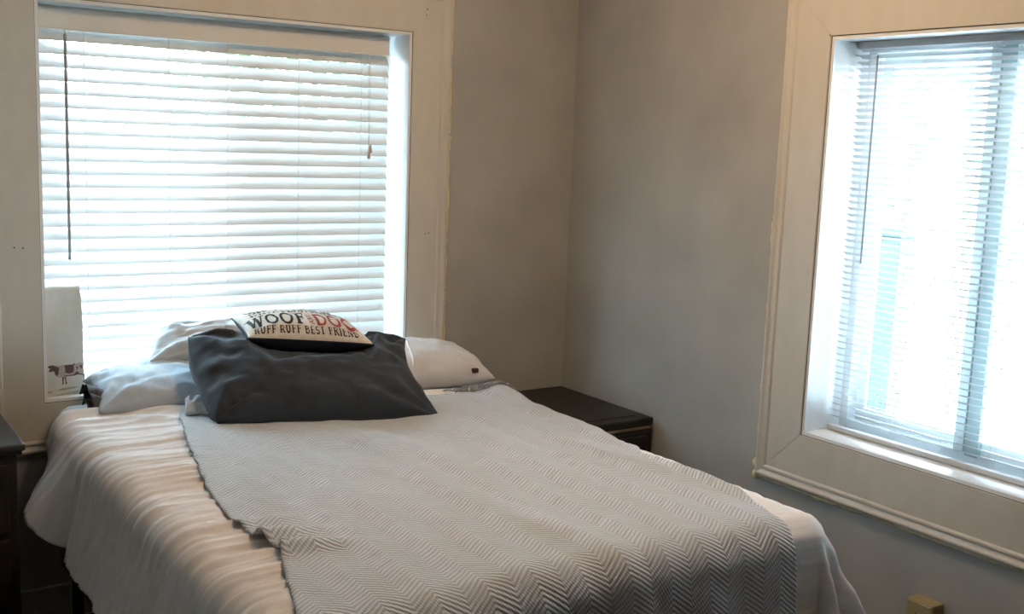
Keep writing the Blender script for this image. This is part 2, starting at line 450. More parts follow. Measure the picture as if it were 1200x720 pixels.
BY = 0.092
bl = thing('window_blind', 'white wide-slat blind, nearly shut, filling the window behind the bed', 'blind')
bx0, bx1 = -2.046, -0.812
bm = bmesh.new()
pitch = 0.0418; zt = 1.893
k = 0
while zt - k * pitch > LW['z0'] + 0.045:
    zc = zt - k * pitch
    a_ = math.radians(52 + 1.2 * nz(k * .9, 3))
    slat_prism(bm, bx0, bx1, 0.050, 0.0028, a_, lambda e_, d, h, z=zc, kk=k: (e_ + 0.0015 * nz(kk * 1.7, 5), BY + d, z + h), crown=0.0006)
    k += 1
zlast = zt - k * pitch
new_obj('slats', bm, M_slat, bl)
bm = bmesh.new()
box(bm, bx0, bx1, BY - 0.020, BY + 0.022, 0.748, 0.766, bev=0.003)
new_obj('bottom_rail', bm, M_slat, bl)
new_obj('headrail', B(bx0 + 0.004, bx1 - 0.004, BY - 0.022, BY + 0.026, 1.922, 1.980, bev=0.002), M_val, bl)
bm = bmesh.new()
vx0, vx1 = bx0, bx1 - 0.012
box(bm, vx0, vx1, 0.054, 0.060, 1.906, 1.971, bev=0.002)
box(bm, vx0, vx1, 0.0515, 0.0545, 1.9065, 1.9135, bev=0.001)
box(bm, vx0, vx1, 0.0515, 0.0545, 1.9635, 1.9705, bev=0.001)
new_obj('valance', bm, M_val, bl)
for x in (-1.90, -1.63, -1.430, -1.17, -0.925):
    bm = bmesh.new()
    for dy in (-0.019, 0.020):
        z = 1.925; pts = []
        while z > 0.76: pts.append((x + 0.0012 * math.sin(z * 150), BY + dy + 0.001, z)); z -= 0.0105
        tube(bm, pts, 0.0009, n=4)
    new_obj('ladder_cord', bm, M_cord, bl)
bm = bmesh.new(); tube(bm, [(-1.962, 0.046, 1.893), (-1.962, 0.046, 1.185)], 0.0048, n=6)
w_ = new_obj('tilt_wand', bm, M_wand, bl)
bm = bmesh.new(); tube(bm, [(-1.962, 0.051, 1.905), (-1.962, 0.046, 1.901), (-1.962, 0.044, 1.895), (-1.962, 0.046, 1.889)], 0.0018, n=5)
new_obj('hook', bm, M_wand, w_)
bm = bmesh.new()
tube(bm, [(-0.902, 0.050, 1.905), (-0.903, 0.048, 1.56)], 0.0011, n=5)
tube(bm, [(-0.909, 0.050, 1.905), (-0.905, 0.048, 1.545)], 0.0011, n=5)
lc = new_obj('lift_cord', bm, M_cord, bl)
bm = bmesh.new()
lathe(bm, [(0.0012, 0.03), (0.004, 0.026), (0.0065, 0.006), (0.006, 0.0), (0.001, -0.002)], (-0.903, 0.048, 1.53), n=10)
lathe(bm, [(0.0012, 0.03), (0.004, 0.026), (0.0065, 0.006), (0.006, 0.0), (0.001, -0.002)], (-0.897, 0.047, 1.552), n=10)
new_obj('tassel', bm, M_tassel, lc)

# ------------------------------------------------------------------ side blind: fine slats, turned open
BX = 0.098
b2 = thing('window_blind', 'white fine-slat mini blind, open and flooded with light, in the right-hand window', 'blind')
by0, by1 = RW['a0'] + 0.022, -1.340
bm = bmesh.new(); pitch2 = 0.0205; z = 1.935; k = 0
while z > RW['z0'] + 0.048:
    a_ = math.radians(-22 + 2 * nz(k * .7, 9))
    slat_prism(bm, by0, by1, 0.0254, 0.0007, a_, lambda e_, d, h, zz=z: (BX + d, e_, zz + h), crown=0.0015)
    z -= pitch2; k += 1
new_obj('slats', bm, M_mini, b2)
new_obj('headrail', B(BX - 0.013, BX + 0.014, by0, by1, 1.938, 1.9595, bev=0.002), M_mini, b2)
new_obj('bottom_rail', B(BX - 0.013, BX + 0.012, by0, by1, 0.7215, 0.738, bev=0.004), M_mini, b2)
for y in (-1.392, -1.58, -1.76, -1.92, -2.15):
    bm = bmesh.new()
    for dx in (-0.0135, 0.0135): tube(bm, [(BX + dx, y, 1.94), (BX + dx, y, 0.735)], 0.0006, n=4)
    new_obj('ladder_cord', bm, M_cord, b2)
bm = bmesh.new(); tube(bm, [(BX - 0.020, -1.423, 1.915), (BX - 0.024, -1.427, 1.275)], 0.0030, n=6)
new_obj('tilt_wand', bm, M_wand, b2)

# ------------------------------------------------------------------ bed
BT = 0.722                                  # mattress top
MX0, MX1, MY0, MY1 = -2.030, -0.665, -1.930, -0.035
bed = thing('bed', 'full-size bed with its head against the wall under the rear window', 'bed', loc=(-1.35, -1.0, 0))
def bedpart(n, bm, m, par=bed, **k):
    o = new_obj(n, bm, m, par, **k)
    if par is bed: o.matrix_parent_inverse = Matrix.Translation((1.35, 1.0, 0))
    return o
mt = bedpart('mattress', B(MX0, MX1, MY0, MY1, 0.47, BT, bev=0.045, seg=4), M_matt, smooth=True)
# sheet stretched over the top of the mattress, its side tucked at the head corner
bm = bmesh.new()
def sheet_fn(u, v):
    s = -0.16 + u * (1.365 + 0.32); x = MX0 + s
    y = MY0 + 0.02 + v * (MY1 - MY0 - 0.03)
    z = BT + 0.003; r = 0.046
    if s < r or s > 1.365 - r:
        sg, e_ = (-1, MX0) if s < r else (1, MX1)
        over = r - s if s < r else s - (1.365 - r)
        th = min(over / r, PI / 2)
        x = e_ + sg * (r * math.sin(th) - r + 0.003 + 0.002 * nz(y * 9, over * 8) * (over > r)); z -= r * (1 - math.cos(th)) + max(0, over - r * PI / 2)
    z += 0.001 * nz(x * 12, y * 12)
    return (x, y, z)
grid_mesh(bm, 60, 90, sheet_fn)
so = bedpart('fitted_sheet', bm, M_sheet, par=mt, smooth=True)
bedpart('box_spring', B(MX0 + 0.01, MX1 - 0.01, MY0 + 0.01, MY1 - 0.005, 0.23, 0.469, bev=0.02, seg=3), M_boxs)
bm = bmesh.new()
for (x0, x1, y0, y1) in ((MX0 + .005, MX0 + .04, MY0, MY1), (MX1 - .04, MX1 - .005, MY0, MY1), (MX0 + .04, MX1 - .04, MY0, MY0 + .035), (MX0 + .04, MX1 - .04, MY1 - .035, MY1), (-1.37, -1.33, MY0 + .035, MY1 - .035)):
    box(bm, x0, x1, y0, y1, 0.195, 0.229, bev=0.003)
bedpart('frame', bm, M_metal)
for x in (MX0 + 0.04, MX1 - 0.04):
    for y in (MY0 + 0.06, MY1 - 0.06):
        bm = bmesh.new(); lathe(bm, [(0.022, 0), (0.026, 0.01), (0.018, 0.03), (0.018, 0.195)], (x, y, 0), n=12)
        bedpart('leg', bm, M_metal, smooth=False)

# draped cloth over the bed: s runs across the bed (room x on the flat), t runs from head to foot
CX0, CX1, CT1 = -2.020, -0.690, 1.905
def drape(s, t, off=0.0, wr=1.0):
    r = 0.075 + off
    px = min(max(s, CX0), CX1); pt = min(t, CT1)
    ox = s - px; ot = t - pt
    d = math.hypot(ox, ot)
    top = BT + 0.019 + off
    x, y, z = px, -pt, top
    # broad unevenness of mattress and blankets beneath
    z += 0.009 * max(-0.4, nz(px * 2.3, pt * 2.0, 4)) + 0.004 * nz(px * 6, pt * 5, 9)
    z -= 0.005 * smooth(CX1 - 0.22, CX1, px)
    z += 0.024 * math.exp(-((px + 0.67) / 0.09) ** 2 - ((pt - 0.56) / 0.10) ** 2)
    if d > 1e-9:
        dx, dt = ox / d, ot / d
        left = max(0, -dx); right = max(0, dx); foot = max(0, dt)
        # flare from the vertical
        fl = 15 * left ** 2 + 10 * right ** 2 + 5 * foot ** 2 + 28 * (foot * (left + right))
        kk = math.exp(-((t - 0.45) / 0.13) ** 2)
        fl += left * (20 * kk - 15 * math.exp(-((t - 0.605) / 0.045) ** 2) - 9 * smooth(0.40, 0.22, t) - 6 * (1 - smooth(0.05, 0.25, d)) * (1 - kk))
        fl += left * 6 * nz(t * 3.0, 1.7) + right * 4 * nz(t * 4, 3.1) + foot * 2.5 * nz(s * 5.5, 8.2)
        if foot > 0.02 and (left + right) > 0.02:
            ang = math.atan2(left + right, foot)
            fl += 16 * math.sin(ang * 6.0 + 0.6) * math.sin(2 * ang) * min(1, d / 0.12)
        phi = math.radians(max(1.0, min(52, fl)))
        tm = PI / 2 - phi
        if d < r * tm:
            th = d / r; h, g = r * math.sin(th), r * (1 - math.cos(th))
        else:
            q = d - r * tm
            h = r * math.sin(tm) + q * math.sin(phi); g = r * (1 - math.cos(tm)) + q * math.cos(phi)
        h *= 1.0
        x += dx * h; y -= dt * h; z -= g
        nrm = Vector((dx, -dt, 0.35)).normalized() * smooth(0, 0.08, d) + Vector((0, 0, 1)) * (1 - smooth(0, 0.08, d))
    else:
        nrm = Vector((0, 0, 1))
    return Vector((x, y, z)), nrm.normalized(), d

def spread_pt(s, t):
    P, N, d = drape(s, t)
    # gathered crinkles running across, strongest towards the left side
    m = 0.25 + 0.75 * smooth(-1.35, -1.80, s)
    q = t + 0.05 * nz(s * 1.6, t * 1.1, 2) + 0.10 * max(0, CX0 - s) + 0.04 * math.sin(s * 2.1)
    c1 = nz(q * 17, s * 1.5, 11); c2 = nz(q * 34, s * 2.6, 21); c3 = nz(q * 8, s * 1.1, 31)
    c4 = nz(q * 62, s * 4, 41)
    ridge = (1 - min(1, abs(c1) * 2.4)) ** 1.5 * 0.012 + (1 - min(1, abs(c2) * 2.2)) * 0.0050 + c3 * 0.007 + c4 * 0.0018
    P = P + N * (ridge * m - 0.004 * m)
    fw = smooth(0.02, 0.16, max(0, s - CX1)) + smooth(0.05, 0.2, max(0, t - CT1))
    P = P + N * (0.014 * nz(s * 9 + t * 2, t * 5 - 1) * min(1, fw))
    # turned-back edge at the head: soft rolled layers
    e_ = t - head_t(s)
    if s > -2.35:
        P.z += 0.020 * math.exp(-((e_ - 0.035) / 0.028) ** 2) * smooth(-2.3, -2.1, s) + 0.012 * math.exp(-((e_ - 0.115) / 0.022) ** 2)
        P.z -= 0.022 * smooth(0.018, 0.0, e_)
    if P.z < BT + 0.008 and d < 0.01: P.z = BT + 0.008
    return P

def head_t(s): return interp([(-2.4, 0.28), (-2.12, 0.26), (-2.02, 0.23), (-1.90, 0.245), (-1.72, 0.315), (-1.3, 0.40), (-0.9, 0.43), (-0.66, 0.47), (-0.3, 0.46)], s)
bm = bmesh.new()
S0, S1, T1 = CX0 - 0.345, CX1 + 0.42, CT1 + 0.46
def spread_fn(u, v):
    s = S0 + u * (S1 - S0)
    ht = head_t(s)
    t = ht + v * (T1 - ht)
    sl = S0 + 0.070 * math.exp(-((t - 0.40) / 0.17) ** 2) + 0.008 * nz(t * 5, 2)
    s = sl + u * (S1 - sl)
    # hem curve on the left: short near the head corner, long towards the foot
    return spread_pt(s, t)
grid_mesh(bm, 190, 430, spread_fn)
sp_o = new_obj('bedspread', bm, M_spread, smooth=True)
tag(sp_o, 'crinkled blush-white bedspread hanging over the sides of the bed', 'bedspread')
thicken(sp_o, 0.004)

# ------------------------------------------------------------------ herringbone throw
TL = [(0.36, -1.742), (0.60, -1.80), (0.78, -1.842), (1.15, -1.915), (1.35, -1.937), (1.50, -1.925), (1.56, -1.905), (1.60, -1.915), (1.66, -1.935), (1.90, -2.005), (2.5, -2.02)]
TR_ = [(0.36, -0.60), (0.56, -0.60), (0.83, -0.612), (1.04, -0.668), (1.20, -0.693), (1.30, -0.70), (1.375, -0.738), (1.54, -0.735), (1.76, -0.736), (1.92, -0.785), (2.5, -0.785)]
TT1 = CT1 + 0.44
def throw_st(u, v):
    h0 = 0.395 + 0.175 * u                      # head edge runs slightly askew
    t = h0 + v * (TT1 - h0)
    a_, b_ = interp(TL, t), interp(TR_, t)
    a_ += 0.006 * nz(t * 22, 1); b_ += 0.010 * nz(t * 14, 5)
    return a_ + u * (b_ - a_), t
def throw_fn(u, v):
    s, t = throw_st(u, v)
    P, N, d = drape(s, t, 0.012)
    h = 0.004 * nz(s * 7, t * 7, 40) + 0.0022 * nz(s * 20, t * 16, 50)
    # long lazy wrinkles, running towards the foot on the right and a pleat pushed in from the left edge
    h += 0.018 * max(0, nz((s - 0.25 * t) * 7.5, t * 1.5, 60)) * smooth(-1.7, -1.2, s)
    for t0, w, amp, reach in ((1.505, 0.020, 0.026, 0.20), (1.600, 0.022, 0.028, 0.24), (1.41, 0.025, 0.012, 0.25)):
        k_ = math.exp(-((t - t0 - 0.10 * (s + 1.92)) / w) ** 2) * smooth(reach, 0.0, s + 1.93)
        h += amp * k_
    h += 0.010 * math.exp(-((s - interp(TL, t)) / 0.02) ** 2) * max(0, nz(t * 9, 77))
    return P + N * (h + 0.004)
bm = bmesh.new()
grid_mesh(bm, 170, 260, throw_fn, lambda u, v: (throw_st(u, v)[0], throw_st(u, v)[1]))
throw = new_obj('throw_blanket', bm, M_throw, smooth=True)
tag(throw, 'grey herringbone woven throw spread over the top of the bedspread', 'blanket')
thicken(throw, 0.006)
bm = bmesh.new(); rnd = random.Random(3)
for i in range(42):
    u = 0.79 + 0.21 * i / 41
    P = throw_fn(u, 0.0) + Vector((0, 0, 0.004)); pts = [P]
    dx = rnd.uniform(-0.5, 0.5); L = rnd.uniform(0.035, 0.06); hh = rnd.uniform(0.006, 0.016)
    for q in (0.35, 0.7, 1.0):
        s, t = throw_st(u, 0.0)
        Q, N, d = drape(s + dx * L * q + rnd.uniform(-.004, .004), t - L * q, 0.012)
        pts.append(Q + N * (0.006 + hh * math.sin(q * PI)))
    tube(bm, pts, [0.0026, 0.0030, 0.0028, 0.0016], n=5)
new_obj('fringe', bm, M_fringe, throw, smooth=True)

# ------------------------------------------------------------------ pillows
def pillow_surface(c, thick, pinch=0.10, seed=0.0, wr=0.012, pw=0.46, back=1.0, shape=None, rnd=(0, 0, 0, 0), pr_=None):
    bl_, br_, tr_, tl_ = [Vector(p) for p in c]
    n0 = ((br_ - bl_) + (tr_ - tl_)).cross((tl_ - bl_) + (tr_ - br_)).normalized()
    def f(u, v, side):                      # u,v in -1..1
        for (cu_, cv_, rr) in ((-1, -1, rnd[0]), (1, -1, rnd[1]), (1, 1, rnd[2]), (-1, 1, rnd[3])):
            k_ = max(0, u * cu_) ** 2 * max(0, v * cv_) ** 2 * rr; u, v = u * (1 - k_), v * (1 - k_)
        uu = u * (1 - ((pr_ if u > 0 else None) or pinch) * (1 - v * v)); vv = v * (1 - pinch * 1.3 * (1 - u * u))
        a_, b_ = (uu + 1) / 2, (vv + 1) / 2
        P = bl_.lerp(br_, a_).lerp(tl_.lerp(tr_, a_), b_)
        pr = (max(0, 1 - abs(u) ** 2.3) ** pw) * (max(0, 1 - abs(v) ** 2.3) ** pw)
        if shape: pr *= shape(u, v)
        w_ = wr * (nz(uu * 3.2 + seed, vv * 3.2, side) * 0.9 + (0.5 - abs(nz(uu * 5 + vv * 3.4 + seed, vv * 4.4 - uu * 3, side * 3 + seed))) * 0.9)
        # creases that run in from the corners
        cd = min(math.hypot(abs(u) - 1, abs(v) - 1), 1)
        ca = math.atan2(1 - abs(v), 1 - abs(u))
        w_ += wr * 0.9 * math.sin(ca * 9 + seed * 3 + u * 2) * smooth(0.9, 0.25, cd) * smooth(0.02, 0.2, cd)
        k_ = thick / 2 * (1 if side > 0 else back)
        return P + n0 * side * (pr * k_ + w_ * min(1, pr * 1.6)), n0
    return f

def build_pillow(f, nu=44, nv=34, zmin=None, ymax=None, mi=(0, 0), fix=None):
    bm = bmesh.new(); G = {}
    def uvof(i, j):
        a_ = -1 + 2 * i / nu; b_ = -1 + 2 * j / nv
        # denser towards the rim
        return math.sin(a_ * PI / 2) * 0.6 + a_ * 0.4, math.sin(b_ * PI / 2) * 0.6 + b_ * 0.4
    def put(P):
        if fix: P = fix(P)
        if zmin is not None and P.z < zmin: P.z = zmin + 0.0 * P.z
        if ymax is not None and P.y > ymax: P.y = ymax
        return P
    for side in (1, -1):
        for i in range(nu + 1):
            for j in range(nv + 1):
                rim = i in (0, nu) or j in (0, nv)
                if side == -1 and rim: G[(i, j, -1)] = G[(i, j, 1)]; continue
                u, v = uvof(i, j)
                G[(i, j, side)] = bm.verts.new(put(f(u, v, side)[0]))
        for i in range(nu):
            for j in range(nv):
                q = [G[(i, j, side)], G[(i + 1, j, side)], G[(i + 1, j + 1, side)], G[(i, j + 1, side)]]
                fc = bm.faces.new(q if side > 0 else q[::-1]); fc.material_index = mi[0] if side > 0 else mi[1]
    return bm

ZB = BT + 0.006
def rest(zmin):
    return lambda P: Vector((P.x, P.y, zmin + 0.35 * max(0, P.z - zmin) if P.z < zmin + 0.0 else P.z))

def behind(c, f, side=-1, gap=0.002, ext=0.0):
    """push a point of one soft thing off the surface of another that presses on it"""
    bl_, br_, tr_, tl_ = [Vector(p) for p in c]
    U = ((br_ - bl_) + (tr_ - tl_)) / 2; V = ((tl_ - bl_) + (tr_ - br_)) / 2; N = U.cross(V).normalized(); C0 = (bl_ + br_ + tr_ + tl_) / 4
    m3 = Matrix((U / 2, V / 2, N)).transposed().inverted()
    def fix(P):
        a_, b_, c_ = m3 @ (P - C0)
        if abs(a_) < 1.0 + ext * .2 and -1.0 - ext < b_ < 1.0:
            if ext and b_ < -0.8: b_ = -0.8 + (b_ + 0.8) * -0.1
            S = m3 @ (f(max(-1, min(1, a_ * 1.02)), max(-1, min(1, b_ * 1.02)), side)[0] - C0)
            if c_ > S.z - gap: return P + N * (S.z - gap - c_)
        return P
    return fix

QD = [(-1.715, -0.590, 0.750), (-1.050, -0.785, 0.750), (-0.985, -0.420, 0.938), (-1.710, -0.215, 0.950)]
fD = pillow_surface(QD, 0.235, 0.03, 14.2, 0.017, 0.46, rnd=(0.05, 0.0, 0.0, 0.10), pr_=0.11)
QC = [(-1.550, -0.440, 0.982), (-1.170, -0.545, 0.953), (-1.120, -0.240, 0.972), (-1.503, -0.165, 0.998)]
fC = pillow_surface(QC, 0.115, 0.045, 3.3, 0.004, 0.50, back=1.15)
clampD = behind(QD, fD); clampC = behind(QC, fC, ext=0.55)

# pale blue-grey pillow lying at the left, its open end crumpled
fL = pillow_surface([(-1.965, -0.305, 0.762), (-1.535, -0.370, 0.757), (-1.50, 0.010, 0.822), (-1.940, 0.010, 0.792)], 0.150, 0.05, 1.3, 0.013, 0.50)
pl = new_obj('pillow', build_pillow(fL, zmin=ZB + 0.01, ymax=0.052, fix=clampD), M_blue, smooth=True)
tag(pl, 'pale blue-grey pillow lying flat at the left end of the bed head', 'pillow', 'pillows at the bed head')
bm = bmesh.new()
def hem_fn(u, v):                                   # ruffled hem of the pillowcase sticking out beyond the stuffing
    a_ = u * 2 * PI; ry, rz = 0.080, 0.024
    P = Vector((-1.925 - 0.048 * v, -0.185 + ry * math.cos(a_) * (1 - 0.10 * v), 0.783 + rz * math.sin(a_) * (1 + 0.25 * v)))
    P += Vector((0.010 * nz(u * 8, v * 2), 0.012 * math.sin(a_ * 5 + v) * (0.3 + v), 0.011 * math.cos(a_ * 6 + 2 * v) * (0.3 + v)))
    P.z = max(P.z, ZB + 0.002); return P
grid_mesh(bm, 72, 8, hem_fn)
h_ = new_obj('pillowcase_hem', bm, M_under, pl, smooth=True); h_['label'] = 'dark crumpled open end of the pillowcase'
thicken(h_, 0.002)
bm = bmesh.new()
fc_ = pillow_surface([(-1.745, -0.435, 0.760), (-1.650, -0.480, 0.760), (-1.630, -0.400, 0.798), (-1.725, -0.370, 0.793)], 0.042, 0.02, 4.2, 0.014, 0.42)
bm = build_pillow(fc_, 20, 16, zmin=ZB + 0.02)
pc = new_obj('pillowcase_corner', bm, M_bluew, pl, smooth=True)

# white-blue pillow propped behind
fB = pillow_surface([(-1.775, -0.115, 0.852), (-1.10, -0.13, 0.845), (-1.10, 0.025, 0.975), (-1.720, 0.015, 0.945)], 0.135, 0.06, 6.1, 0.016, 0.45, rnd=(0.04, 0, 0, 0.13))
pb = new_obj('pillow', build_pillow(fB, zmin=ZB, ymax=0.058, fix=lambda P: clampC(clampD(P))), M_bluew, smooth=True)
tag(pb, 'white-blue crumpled pillow propped against the blind behind the dark pillow', 'pillow', 'pillows at the bed head')

# cream pillow at the right
fR = pillow_surface([(-1.06, -0.395, 0.782), (-0.605, -0.405, 0.762), (-0.545, -0.055, 0.785), (-1.06, -0.045, 0.840)], 0.175, 0.035, 9.4, 0.012, 0.50,
                    shape=lambda u, v: 1.0 + 0.05 * v)
prr = new_obj('pillow', build_pillow(fR, zmin=ZB + 0.016, ymax=-0.02, fix=clampD), M_cream, smooth=True)
tag(prr, 'cream pillow with a white seam sticking out to the right of the dark pillow', 'pillow', 'pillows at the bed head')
bm = bmesh.new(); pts = []
for k in range(30):
    v = -0.86 + 1.7 * k / 29
    P, n_ = fR(-0.30 + 0.16 * v, v, 1); pts.append(P + n_ * 0.001)
tube(bm, pts, 0.0035, n=6)
new_obj('hem_seam', bm, M_pipe, prr, smooth=True)
bm = bmesh.new(); P, n_ = fR(0.62, -0.93, 1)
box(bm, P.x - 0.010, P.x + 0.012, P.y - 0.012, P.y + 0.004, P.z - 0.004, P.z + 0.012, bev=0.003)
o_ = new_obj('care_tag', bm, mat('maroon_tag', (0.06, 0.02, 0.025), 0.8), prr); o_['label'] = 'small dark maroon tag'

# charcoal pillow leaning in front
pd = new_obj('pillow', build_pillow(fD, 70, 50, zmin=ZB + 0.024, fix=clampC), M_dark, smooth=True)
tag(pd, 'big charcoal pillow leaning across the front of the other pillows', 'pillow', 'pillows at the bed head')

# ------------------------------------------------------------------ printed cushion on top
cu = thing('cushion', 'small oblong cushion with WOOF dog lettering lying on top of the charcoal pillow', 'cushion')
o_ = new_obj('cover', build_pillow(fC, 48, 36, mi=(0, 1)), [M_linen, M_navy], cu, smooth=True)
bm = bmesh.new(); ring = []
for (u0, v0, u1, v1) in ((-1, -1, 1, -1), (1, -1, 1, 1), (1, 1, -1, 1), (-1, 1, -1, -1)):
    for k in range(16):
        q = k / 16; ring.append(fC(u0 + (u1 - u0) * q, v0 + (v1 - v0) * q, 1)[0])
ring.append(ring[0]); tube(bm, ring, 0.0028, n=6, cap=False)
new_obj('seam', bm, M_navy, cu, smooth=True)

def arc(cx, cy, rx, ry, a0, a1, n=14):
    return [(cx + rx * math.cos(math.radians(a0 + (a1 - a0) * k / n)), cy + ry * math.sin(math.radians(a0 + (a1 - a0) * k / n))) for k in range(n + 1)]
# slab-serif glyphs: strokes (thickness, points) in a unit-high box; the first number is the advance width
def ser(x, y, w=0.17, t=0.09): return (t, [(x - w, y), (x + w, y)])
GLY = {
 'W': (1.10, [(0.20, [(0.12, 1), (0.34, 0)]), (0.10, [(0.34, 0), (0.55, 0.9)]), (0.20, [(0.55, 0.9), (0.76, 0)]), (0.10, [(0.76, 0), (0.98, 1)]), ser(0.12, 0.96), ser(0.98, 0.96), ser(0.55, 0.93, 0.12)]),
 'O': (0.92, [(0.17, arc(0.44, 0.5, 0.34, 0.45, 0, 360, 24))]),
 'F': (0.78, [(0.21, [(0.24, 0), (0.24, 1)]), (0.10, [(0.24, 0.95), (0.68, 0.95)]), (0.10, [(0.24, 0.52), (0.56, 0.52)]), ser(0.24, 0.04), (0.09, [(0.66, 0.98), (0.66, 0.74)]), (0.09, [(0.55, 0.65), (0.55, 0.39)]), ser(0.20, 0.96, 0.15)]),
 'D': (0.92, [(0.21, [(0.22, 0), (0.22, 1)]), (0.13, [(0.10, 0.95), (0.42, 0.95)] + arc(0.42, 0.5, 0.36, 0.45, 90, -90, 14) + [(0.10, 0.05)])]),
 'G': (0.95, [(0.17, arc(0.46, 0.5, 0.34, 0.45, 50, 345, 20)), (0.15, [(0.80, 0.02), (0.80, 0.45)]), ser(0.76, 0.45, 0.16)]),
 'R': (0.92, [(0.20, [(0.22, 0), (0.22, 1)]), (0.12, [(0.10, 0.95), (0.45, 0.95)] + arc(0.45, 0.72, 0.24, 0.23, 90, -90, 10) + [(0.22, 0.49)]), (0.18, [(0.44, 0.49), (0.74, 0.04)]), ser(0.22, 0.04), ser(0.78, 0.04, 0.12)]),
 'U': (0.92, [(0.20, [(0.20, 1), (0.20, 0.35)] + arc(0.44, 0.35, 0.24, 0.29, 180, 360, 10) + [(0.68, 1)]), ser(0.20, 0.96), ser(0.68, 0.96)]),
 'B': (0.88, [(0.20, [(0.22, 0), (0.22, 1)]), (0.12, [(0.10, 0.95), (0.42, 0.95)] + arc(0.42, 0.73, 0.22, 0.22, 90, -90, 8) + [(0.22, 0.51)]), (0.12, [(0.22, 0.51), (0.46, 0.51)] + arc(0.46, 0.28, 0.25, 0.23, 90, -90, 8) + [(0.10, 0.05)])]),
 'E': (0.80, [(0.20, [(0.22, 0), (0.22, 1)]), (0.10, [(0.10, 0.95), (0.66, 0.95)]), (0.10, [(0.22, 0.5), (0.54, 0.5)]), (0.10, [(0.10, 0.05), (0.68, 0.05)])]),
 'S': (0.72, [(0.15, arc(0.34, 0.72, 0.22, 0.22, 30, 270, 10) + arc(0.34, 0.27, 0.24, 0.22, 90, -150, 10))]),
 'T': (0.82, [(0.20, [(0.40, 0), (0.40, 1)]), (0.11, [(0.06, 0.95), (0.74, 0.95)]), ser(0.40, 0.04)]),
 'I': (0.46, [(0.20, [(0.22, 0), (0.22, 1)]), ser(0.22, 0.04), ser(0.22, 0.96)]),
 'N': (0.98, [(0.11, [(0.18, 0), (0.18, 1)]), (0.20, [(0.18, 0.98), (0.74, 0.02)]), (0.11, [(0.74, 0), (0.74, 1)]), ser(0.18, 0.04), ser(0.74, 0.96)]),
 'A': (0.90, [(0.10, [(0.10, 0), (0.42, 1)]), (0.20, [(0.42, 1), (0.74, 0)]), (0.09, [(0.24, 0.34), (0.62, 0.34)])]),
 ' ': (0.42, []),
}
def stroke(bm, pts, th, place, z=0.0):
    P = []
    for (a, b) in zip(pts, pts[1:]):
        n_ = max(1, int(math.hypot(b[0] - a[0], b[1] - a[1]) / 0.18))
        for k in range(n_): P.append((a[0] + (b[0] - a[0]) * k / n_, a[1] + (b[1] - a[1]) * k / n_))
    P.append(pts[-1])
    prev = None; closed = math.hypot(P[0][0] - P[-1][0], P[0][1] - P[-1][1]) < 1e-4
    for i, p in enumerate(P):
        q0 = P[i - 1] if i else (P[-2] if closed else p); q1 = P[i + 1] if i + 1 < len(P) else (P[1] if closed else p)
        d = Vector((q1[0] - q0[0], q1[1] - q0[1])); d.normalize(); nn = Vector((-d.y, d.x)) * th / 2
        cur = (bm.verts.new(place(p[0] + nn.x, p[1] + nn.y)), bm.verts.new(place(p[0] - nn.x, p[1] - nn.y)))
        if prev: bm.faces.new((prev[0], prev[1], cur[1], cur[0]))
        prev = cur
def on_cushion(u, v):
    P, n_ = fC(u, v, 1); return P + n_ * 0.0016
def text(bm, s, u0, v0, hgt, asp, curve=0.0, gap=0.04):
    """hgt in v units, asp = u units per glyph unit"""
    x = u0
    for ch in s:
        adv, st = GLY[ch]
        for th, pts in st:
            stroke(bm, pts, th, lambda a, b, x=x: on_cushion(x + a * asp, v0 + b * hgt))
        x += (adv + gap) * asp
    return x
bm = bmesh.new()
xe = text(bm, 'WOOF', -0.97, -0.70, 0.66, 0.250)
x_ = text(bm, 'RUFF RUFF BEST FRIEND', -0.90, -0.945, 0.185, 0.100)
rnd = random.Random(12)
for v0 in (0.06, 0.26, 0.46, 0.64, 0.79):        # worn rows of small dark print towards the back
    u = -0.86
    while u < 0.84:
        w_ = rnd.uniform(0.03, 0.08)
        for k in range(rnd.choice((1, 2, 2))):
            stroke(bm, [(u + rnd.uniform(0, w_), v0 + rnd.uniform(0, .05)), (u + rnd.uniform(0, w_), v0 + rnd.uniform(.08, .15))], rnd.uniform(.02, .035), on_cushion)
        stroke(bm, [(u, v0 + rnd.uniform(.0, .14)), (u + w_ * .8, v0 + rnd.uniform(0, .14))], 0.02, on_cushion)
        u += w_ + rnd.uniform(0.015, 0.045)
o_ = new_obj('lettering', bm, M_ink, cu); o_['label'] = 'black printed lettering'
bm = bmesh.new()
def text_up(bm, s, u0, v0, size_u, size_v):       # small word turned on its side
    y = v0
    for ch in s:
        adv, st = GLY[ch]
        for th, pts in st: stroke(bm, pts, th, lambda a, b, y=y: on_cushion(u0 - b * size_u, y + a * size_v))
        y += (adv + .05) * size_v
text_up(bm, 'AND', xe + 0.095, -0.70, 0.080, 0.21)
text(bm, 'DOG', xe + 0.11, -0.72, 0.66, 0.255)
o_ = new_obj('lettering', bm, M_red, cu); o_['label'] = 'dark red printed lettering'

